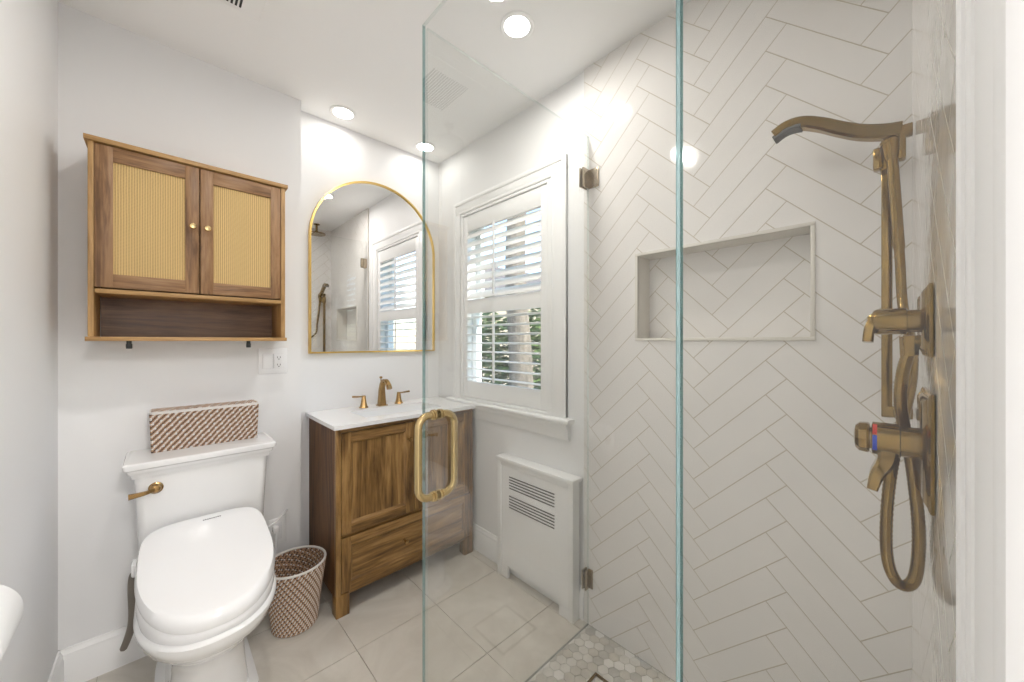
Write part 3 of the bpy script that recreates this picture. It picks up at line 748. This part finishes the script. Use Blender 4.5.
# quartz top with an undermount basin
CTZ = .887; ct = thing('vanity_countertop', 'white quartz countertop with an undermount basin on the wooden vanity', 'countertop', (.97, 1.96, VT))
TXa, TXb, TYa, TYb = .563, 1.382, 1.738, YV - .001
bx0, bx1, by0, by1 = .745, 1.195, 1.835, 2.060
b = bmesh.new()
for (x0, x1, y0, y1) in ((TXa, TXb, TYa, by0), (TXa, TXb, by1, TYb), (TXa, bx0, by0, by1), (bx1, TXb, by0, by1)): box(b, x0, x1, y0, y1, VT, CTZ)
bmesh.ops.remove_doubles(b, verts=b.verts, dist=1e-5)
finish('stone_slab', b, 'quartz', ct, smooth=0)
b = bmesh.new()
loft(b, [rr(bx0, bx1, by0, by1, VT + .004, .02), rr(bx0 + .01, bx1 - .01, by0 + .01, by1 - .01, VT - .05, .03), rr(bx0 + .03, bx1 - .03, by0 + .03, by1 - .03, VT - .105, .04), rr(bx0 + .16, bx1 - .16, by0 + .08, by1 - .08, VT - .115, .02)], cap0=False)
finish('basin', b, 'basin', ct)

# ================================================================ FAUCET (three-hole)
FY = 2.118
fa = thing('bathroom_faucet', 'bronze widespread faucet with arched spout and two lever handles', 'faucet', (.955, FY, CTZ))
FX = .955
b = bmesh.new()
prism(b, [(FX - .026, FY - .026), (FX + .026, FY - .026), (FX + .026, FY + .026), (FX - .026, FY + .026)], CTZ, CTZ + .006, 'z')
path = smooth_path([(FX, FY, CTZ + .005), (FX, FY, CTZ + .05), (FX, FY - .002, CTZ + .10), (FX, FY - .020, CTZ + .142), (FX, FY - .055, CTZ + .150), (FX, FY - .090, CTZ + .128), (FX, FY - .102, CTZ + .108)], 6)
n = len(path)
ws = [.044 - .018 * min(1, k / (n * .5)) + (.006 * max(0, k / n - .6)) for k in range(n)]
sweep_rect(b, path, ws, [w_ * (.9 if k < n * .45 else .78) for k, w_ in enumerate(ws)], side=(1, 0, 0))
finish('spout', b, 'brass', fa)
b = bmesh.new(); cyl(b, (FX, FY + .010, CTZ + .09), (FX, FY + .012, CTZ + .165), .003, None, 10); lathe(b, [(.004, 0), (.008, .003), (.009, .010), (.005, .013)], (FX, FY + .012, CTZ + .160), 'z', 16); finish('pop_up_rod', b, 'brass', fa)
for sx in (-1, 1):
    hx = FX + sx * .108; b = bmesh.new()
    lathe(b, [(.027, 0), (.027, .004), (.022, .008), (.016, .030), (.0125, .055), (.011, .066), (.009, .070)], (hx, FY, CTZ), 'z', 8)
    hb = finish('handle_base', b, 'brass', fa, smooth=20)
    b = bmesh.new(); sweep_rect(b, smooth_path([(hx - sx * .008, FY, CTZ + .064), (hx + sx * .02, FY - .004, CTZ + .066), (hx + sx * .066, FY - .010, CTZ + .070)], 5), [.016] * 11, [.008, .008, .008, .007, .007, .007, .007, .008, .009, .010, .010], side=(0, 1, 0))
    finish('lever', b, 'brass', hb)

# ================================================================ SHOWER GLASS
GZ = 2.190; XG = .555; HT = .005
def glass_panel(name, x0, x1, y0, y1, z0, z1, parent, thin):
    """box whose two broad faces are clear and whose four narrow sides are the green edge"""
    b = bmesh.new(); box(b, x0, x1, y0, y1, z0, z1)
    b.normal_update()
    for f in b.faces:
        nrm = f.normal; f.material_index = 0 if abs(nrm[thin]) > .5 else (2 if abs(nrm.z) > .5 or thin == 1 else 1)
    return finish(name, b, ['glass', 'edge', 'edge_clear'], parent, smooth=0)
door = thing('shower_door', 'clear frameless glass shower door with brass D-shaped pull handle', 'shower door', (XG, .58, 0))
glass_panel('door_glass', XG - HT, XG + HT, .2225, .949, .012, GZ + .003, door, 0)
b = bmesh.new(); box(b, XG - .004, XG + .004, .2168, .2223, .012, GZ); finish('door_seal', b, 'seal', door, smooth=0)
b = bmesh.new(); HYc, hz0, hz1, d_ = .879, .843, 1.068, .058
def d_side(s):
    x0 = XG + s * HT; x1 = XG + s * d_; rc_ = .032; pts = [(x0, HYc, hz1)]
    for k in range(9):
        a = R(90 * k / 8); pts.append((x1 - s * rc_ + s * rc_ * math.sin(a), HYc, hz1 - rc_ + rc_ * math.cos(a)))
    for k in range(9):
        a = R(90 * k / 8); pts.append((x1 - s * rc_ + s * rc_ * math.cos(a), HYc, hz0 + rc_ - rc_ * math.sin(a)))
    pts.append((x0, HYc, hz0)); tube(b, pts, .0103, 20)
    for z in (hz0, hz1):
        lathe(b, [(.014, 0), (.0145, s * .002), (.0145, s * .006), (.011, s * .008), (.0135, s * .010), (.0135, s * .012), (.0105, s * .014)], (x0, HYc, z), 'x', 24)
d_side(-1); d_side(1)
finish('pull_handle', b, 'gold', door)
def hinge_gg(z):
    b = bmesh.new()
    for s in (-1, 1):
        xa, xb = sorted((XG + s * HT, XG + s * (HT + .006)))
        box(b, xa, xb, .2202, .275, z - .045, z + .045, .001); box(b, xa, xb, .165, .2185, z - .045, z + .045, .001)
    cyl(b, (XG, .2195, z - .03), (XG, .2195, z + .03), .0035, None, 12)
    finish('hinge', b, 'nickel', door)
hinge_gg(.20); hinge_gg(1.99)
fs = tag(glass_panel('fixed_glass_panel', XG - HT, XG + HT, yp(XG) + .003, .2160, .0, GZ + .003, None, 0), 'narrow fixed glass pane beside the plumbing wall', 'glass panel')
fp = thing('glass_screen', 'fixed glass screen bracketed to the wall beside the radiator cover', 'glass panel', (1.0, YG, 0))
glass_panel('screen_glass', XG + .010, XT - .004, YG - HT, YG + HT, .0, GZ, fp, 1)
for z, lw, lg in ((1.993, .052, .052), (.212, .022, .034)):
    b = bmesh.new(); xw = XT - .0027
    box(b, xw - lg, xw, YG - HT - .006, YG - HT, z - .042, z + .042, .001); box(b, xw - lg, xw - .001, YG + HT, YG + HT + .006, z - .042, z + .042, .001)
    box(b, xw - .006, xw, YG - HT - lw, YG - HT - .004, z - .042, z + .042, .001)
    for dz in (-.028, .028):
        cyl(b, (xw - .0055, YG - HT - lw + .008, z + dz), (xw - .0072, YG - HT - lw + .008, z + dz), .0042, None, 12); cyl(b, (xw - lg + .012, YG - HT - .005, z + dz), (xw - lg + .012, YG - HT - .0072, z + dz), .0042, None, 12)
    finish('wall_bracket', b, 'nickel', fp)

# ================================================================ SHOWER FITTINGS
# hand shower on its slide bar
BXc, BYc = 1.30, .0105
sb = thing('slide_bar', 'vertical bronze slide bar with sliding bracket on the tiled shower wall', 'shower rail', (BXc, yp(BXc), 1.08))
b = bmesh.new(); box(b, BXc - .011, BXc + .011, BYc - .0098, BYc + .0098, 1.084, 1.792, .002); finish('bar', b, 'shower_brass', sb)
for z in (1.098, 1.780):
    b = bmesh.new(); box(b, BXc - .012, BXc + .012, yp(BXc) + .003, BYc + .0098, z - .013, z + .013, .002); finish('bar_mount', b, 'shower_brass', sb)
b = bmesh.new(); box(b, BXc - .026, BXc + .016, BYc - .010, BYc + .012, 1.690, 1.752, .004)
box(b, BXc - .034, BXc - .004, BYc + .006, BYc + .024, 1.694, 1.746, .004); box(b, BXc - .034, BXc - .004, BYc - .032, BYc - .008, 1.706, 1.760, .004)
finish('slider', b, 'shower_brass', sb)
K = 1.317; HXs = BXc - .040; zk = lambda z: 1.272 + (z - 1.272) * K
hs = thing('hand_shower', 'curved bronze hand shower head resting in the slide bar bracket', 'hand shower', (HXs, .01, 1.76))
b = bmesh.new()
pth = smooth_path([(HXs, y * K, zk(z) - .006) for y, z in ((-.010, 1.654), (.012, 1.659), (.042, 1.671), (.072, 1.690), (.100, 1.710), (.130, 1.726), (.156, 1.728), (.177, 1.718))], 5)
n = len(pth)
wv = [K * (.024 + .014 * max(0, (k / n - .4))) for k in range(n)]; hv = [K * (.026 - .008 * (k / n) ** 1.5) for k in range(n)]
sweep_rect(b, pth, wv, hv, side=(1, 0, 0)); finish('shower_head', b, 'shower_brass', hs)
b = bmesh.new(); ph = pth[int(n * .72):]
q = [Vector(p) - Vector((0, -.001, .011)) for p in ph]
sweep_rect(b, q, [.038] * len(q), [.011] * len(q), side=(1, 0, 0)); finish('spray_face', b, 'rubber', hs)
b = bmesh.new(); tube(b, [(HXs, .006, 1.752), (HXs, .005, 1.746), (HXs, .004, 1.745), (HXs, .003, 1.712), (HXs, .001, 1.702)], [.017, .017, .0155, .012, .009], 24); finish('hose_nut', b, 'shower_brass', hs)
# hose: one continuous ribbed tube
hx = .970
hp = smooth_path([(HXs, .001, 1.708), (1.250, -.005, 1.59), (1.235, -.011, 1.46), (1.22, -.0155, 1.354), (1.12, -.0265, 1.264), (1.06, -.0243, 1.196), (1.02, -.0157, 1.141), (.985, -.009, 1.10), (hx, -.001, 1.06), (hx, .006, .99), (hx, .009, .91), (hx, .006, .862),
                  (hx, -.003, .835), (hx, -.0145, .829), (hx, -.026, .846), (hx, -.031, .89), (hx, -.031, .95), (hx, -.026, 1.02), (hx - .004, -.020, 1.08), (hx - .006, -.012, 1.13), (hx - .010, -.009, 1.17), (hx - .012, -.012, 1.215), (hx - .012, -.020, 1.255)], 16)
b = bmesh.new()
L = len(hp); rr_ = []
for k in range(L):
    t = k / L
    rr_.append((.0100 if t < .08 else .0088) + ((.0005 if k % 2 else -.0005) if t > .2 else 0))
tube(b, hp, rr_, 16)
tag(finish('shower_hose', b, 'shower_brass', smooth=60), 'long looped bronze metal shower hose hanging below the valves', 'hose')
# wall outlet elbow where the hose starts
b = bmesh.new(); ox, oz = hx - .012, 1.272
lathe(b, [(.016, .003), (.016, .006), (.010, .008)], (ox, yp(ox), oz), 'y', 24)
cyl(b, (ox, yp(ox) + .006, oz), (ox, -.012, oz), .010, None, 20); cyl(b, (ox, -.020, oz + .008), (ox, -.020, oz - .026), .0125, .0115, 6)
tag(finish('hose_outlet', b, 'shower_brass'), 'small bronze wall elbow feeding the shower hose under the upper valve', 'hose outlet')

def plate(b, x0, x1, z0, z1):
    def ring(o, h): return [Vector((x, yp(x) + .0025 + h, z)) for x, z in ((x0 + o, z0 + o), (x1 - o, z0 + o), (x1 - o, z1 - o), (x0 + o, z1 - o))]
    loft(b, [ring(0, 0), ring(0, .004), ring(.004, .006), ring(.006, .006), ring(.014, .011), ring(.018, .0115)])
# upper diverter
dv = thing('diverter_valve', 'upper bronze shower diverter with lever and square backplate', 'shower valve', (.92, yp(.92), 1.30))
b = bmesh.new(); plate(b, .862, .975, 1.247, 1.362); finish('backplate', b, 'shower_brass', dv, smooth=25)
vx, vz = .920, 1.306; y0 = yp(vx) + .0135
b = bmesh.new(); lathe(b, [(.019, 0), (.019, .014), (.0225, .015), (.0225, .050), (.020, .055), (.013, .058)], (vx, y0, vz), 'y', 32); finish('valve_body', b, 'shower_brass', dv)
b = bmesh.new(); sweep_rect(b, smooth_path([(vx, y0 + .046, vz + .008), (vx - .002, y0 + .054, vz + .003), (vx - .006, y0 + .060, vz - .014), (vx - .008, y0 + .062, vz - .036)], 6), [.030] * 19, [.020] * 8 + [.014] * 11, side=(1, 0, 0)); finish('lever', b, 'shower_brass', dv)
# lower mixer
mv = thing('mixer_valve', 'lower bronze shower mixer valve with red and blue temperature marks', 'shower valve', (.92, yp(.92), 1.09))
b = bmesh.new(); plate(b, .842, .985, 1.008, 1.190); finish('backplate', b, 'shower_brass', mv, smooth=25)
vx, vz = .905, 1.102; y0 = yp(vx) + .0135
b = bmesh.new(); lathe(b, [(.0255, 0), (.0255, .022), (.0245, .0225), (.0280, .0235), (.0280, .0560), (.025, .057)], (vx, y0, vz), 'y', 36); finish('valve_body', b, 'shower_brass', mv)
b = bmesh.new()
lathe(b, [(.019, .054), (.019, .059), (.025, .060), (.0265, .063), (.0255, .073), (.020, .078), (.010, .080)], (vx, y0, vz), 'y', 10); finish('volume_knob', b, 'shower_brass', mv, smooth=20)
b = bmesh.new(); sweep_rect(b, smooth_path([(vx, y0 + .036, vz - .014), (vx - .010, y0 + .040, vz - .036), (vx - .018, y0 + .050, vz - .058), (vx - .022, y0 + .056, vz - .084)], 6), [.040 - .0005 * k for k in range(19)], [.028 - .0008 * k for k in range(19)], side=(1, 0, 0)); finish('lever', b, 'shower_brass', mv)
def band(a0, a1, m_, nm):
    b = bmesh.new(); rg = []
    for k in range(13):
        a = R(a0 + (a1 - a0) * k / 12); c = Vector((vx + .0285 * math.cos(a), 0, vz + .0285 * math.sin(a)))
        rg.append((b.verts.new((c.x, y0 + .0500, c.z)), b.verts.new((c.x, y0 + .0555, c.z))))
    for A, B in zip(rg, rg[1:]): b.faces.new((A[0], B[0], B[1], A[1]))
    finish(nm, b, m_, mv)
band(115, 158, 'red', 'red_mark'); band(160, 215, 'blue', 'blue_mark')

# rain head on the shower ceiling (seen in the mirror)
rh = thing('rain_shower_head', 'dark bronze rain shower head on the shower ceiling seen in the mirror', 'shower head', (1.19, .13, CEIL))
b = bmesh.new(); cyl(b, (1.19, .13, CEIL), (1.19, .13, CEIL - .075), .011, None, 18); lathe(b, [(.03, 0), (.03, -.006), (.012, -.012)], (1.19, .13, CEIL), 'z', 24); finish('ceiling_arm', b, 'shower_brass', rh)
b = bmesh.new(); lathe(b, [(.014, -.07), (.02, -.085), (.085, -.098), (.088, -.104), (.084, -.108)], (1.19, .13, CEIL), 'z', 40); finish('spray_head', b, 'shower_brass', rh)

# ================================================================ TOILET PAPER
tp = bmesh.new(); PXc, PZ, PR = -.205, .873, .058
for r0_, m0 in ((PR, 0),):
    lathe(tp, [(.021, .0), (PR - .002, 0), (PR, .004), (PR, .100), (PR - .002, .104), (.021, .104)], (PXc, .80, PZ), 'y', 56, 0, cap=False)
    lathe(tp, [(.021, 0), (.021, .104)], (PXc, .80, PZ), 'y', 32, 1, cap=False)
tag(finish('toilet_paper_roll', tp, ['paper', 'paper_core']), 'white toilet paper roll on the left wall at the picture edge', 'toilet paper')
b = bmesh.new(); cyl(b, (PXc, .79, PZ), (PXc, .925, PZ), .008, None, 16)
tube(b, smooth_path([(PXc, .92, PZ), (PXc - .012, .932, PZ), (PXc - .05, .935, PZ), (XL + .001, .935, PZ)], 6), .007, 14); lathe(b, [(.020, 0), (.020, .006), (.008, .008)], (XL, .935, PZ), 'x', 20)
tag(finish('paper_holder', b, 'gold'), 'metal post on the left wall holding the toilet paper roll', 'paper holder')

# ================================================================ CEILING FITTINGS
names = ['round recessed ceiling light above the shower entrance', 'recessed ceiling light left of the arched mirror, nearest the cabinet', 'recessed ceiling light in the corner next to the window wall', 'recessed ceiling light nearest the doorway, above the open floor by the toilet']
for (lx, ly, LAMP_E), lab in zip(LAMPS, names):
    cl = thing('ceiling_light', lab, 'ceiling light', (lx, ly, CEIL), 'recessed ceiling lights')
    b = bmesh.new(); lathe(b, [(.050, -.0005), (.066, -.0005), (.0665, -.003), (.062, -.006), (.050, -.004)], (lx, ly, CEIL), 'z', 48, cap=False); finish('trim_ring', b, 'ceil', cl)
    b = bmesh.new(); lathe(b, [(.001, -.0030), (.051, -.0030)], (lx, ly, CEIL), 'z', 48, cap=False); finish('lens', b, 'lamp', cl)
    ld = bpy.data.lights.new('downlight', 'AREA'); ld.shape = 'DISK'; ld.size = .10; ld.energy = LAMP_E; ld.color = (1, .965, .915); ld.spread = R(175)
    lo = bpy.data.objects.new('downlight', ld); COL.objects.link(lo); lo.location = (lx, ly, CEIL - .008)
hl = bpy.data.lights.new('hall_fill', 'AREA'); hl.shape = 'DISK'; hl.size = .35; hl.energy = 27; hl.color = (1, .97, .93)  # unseen fill light added behind the camera to brighten the lower room
ho = bpy.data.objects.new('hall_fill', hl); COL.objects.link(ho); ho.location = (.24, -1.15, CEIL - .02)
vn = thing('ceiling_vent', 'white slotted air vent cover in the ceiling above the wall cabinet', 'vent', (.1, 1.53, CEIL))
b = bmesh.new(); box(b, -.04, .275, 1.37, 1.685, CEIL - .008, CEIL, .003); finish('vent_cover', b, 'ceil', vn)
b = bmesh.new()
for i in range(16):
    x = .02 + i * .0125; box(b, x, x + .0065, 1.43, 1.662, CEIL - .0088, CEIL - .0075)
finish('vent_slots', b, 'dark', vn, smooth=0)

# ================================================================ OUTSIDE
GZ0 = -.9
b = bmesh.new(); box(b, 1.7, 30, -20, 30, GZ0 - .1, GZ0); struct('ground', b, 'lawn', smooth=0)
def tree(name, lab, x, y, r, h, crown, n, seed):
    rnd = random.Random(seed); t = thing(name, lab, 'tree', (x, y, GZ0), 'trees outside the window')
    b = bmesh.new(); tube(b, smooth_path([(x, y, GZ0), (x + .03, y - .02, GZ0 + h * .35), (x - .04, y + .03, GZ0 + h * .7), (x + .02, y, GZ0 + h)], 5), [r * (1.15 - .45 * k / 15) for k in range(16)], 18)
    for k in range(6):
        a = rnd.uniform(0, 6.28); z = GZ0 + h * rnd.uniform(.86, .97)
        tube(b, [(x, y, z), (x + math.cos(a) * .7, y + math.sin(a) * .7, z + .6)], [r * .3, r * .1], 8)
    finish('trunk', b, 'bark', t)
    b = bmesh.new(); leaves(b, (x, y, GZ0 + crown[0]), crown[1], n, rnd); finish('foliage', b, ['leaf', 'leaf2'], t, smooth=0)
def leaves(b, c, ext, n, rnd):
    for _ in range(n):
        while True:
            p = Vector((rnd.uniform(-1, 1), rnd.uniform(-1, 1), rnd.uniform(-1, 1)))
            if p.length < 1: break
        p = Vector(c) + Vector((p.x * ext[0], p.y * ext[1], p.z * ext[2])); s_ = rnd.uniform(.04, .09)
        rot = Matrix.Rotation(rnd.uniform(0, 6.28), 3, 'Z') @ Matrix.Rotation(rnd.uniform(-1.2, 1.2), 3, 'X')
        v = [b.verts.new(p + rot @ Vector(q) * s_) for q in ((-1, 0, 0), (0, -.45, .12), (1, 0, 0), (0, .45, .12))]
        b.faces.new(v).material_index = rnd.choice([0, 0, 1])
tree('garden_tree', 'tree with a thick pale trunk outside the window', 3.53, 3.54, .165, 4.6, (5.6, (1.3, 1.3, .8)), 900, 3)
def bush(lab, x, y, r, h, n, seed):
    rnd = random.Random(seed); t = thing('garden_shrub', lab, 'shrub', (x, y, GZ0), 'shrubs outside the window')
    b = bmesh.new()
    for k in range(5): a = k * 1.26; tube(b, [(x, y, GZ0), (x + r * .5 * math.cos(a), y + r * .5 * math.sin(a), GZ0 + h * .7)], [.02, .01], 6)
    finish('stems', b, 'bark', t)
    b = bmesh.new(); leaves(b, (x, y, GZ0 + h / 2 + .15), (r, r, h / 2), n, rnd); finish('foliage', b, ['leaf', 'leaf2'], t, smooth=0)
bush('green shrub left of the tree trunk seen through the lower louvers', 3.60, 4.30, .62, 2.55, 3600, 5)
bush('green shrub right of the tree trunk seen through the lower louvers', 4.35, 3.65, .58, 2.75, 3600, 6)
hs_ = thing('neighbour_house', 'beige neighbouring house far behind the trees outside the window', 'house', (9, 10, GZ0))
b = bmesh.new(); box(b, 6.5, 13, 8.5, 14, GZ0, 2.6); finish('house_wall', b, 'siding', hs_, smooth=0)
b = bmesh.new(); prism(b, [(8.2, 2.6), (14.3, 2.6), (11.25, 4.3)], 6.2, 13.3, 'x'); finish('house_roof', b, 'roof', hs_, smooth=0)
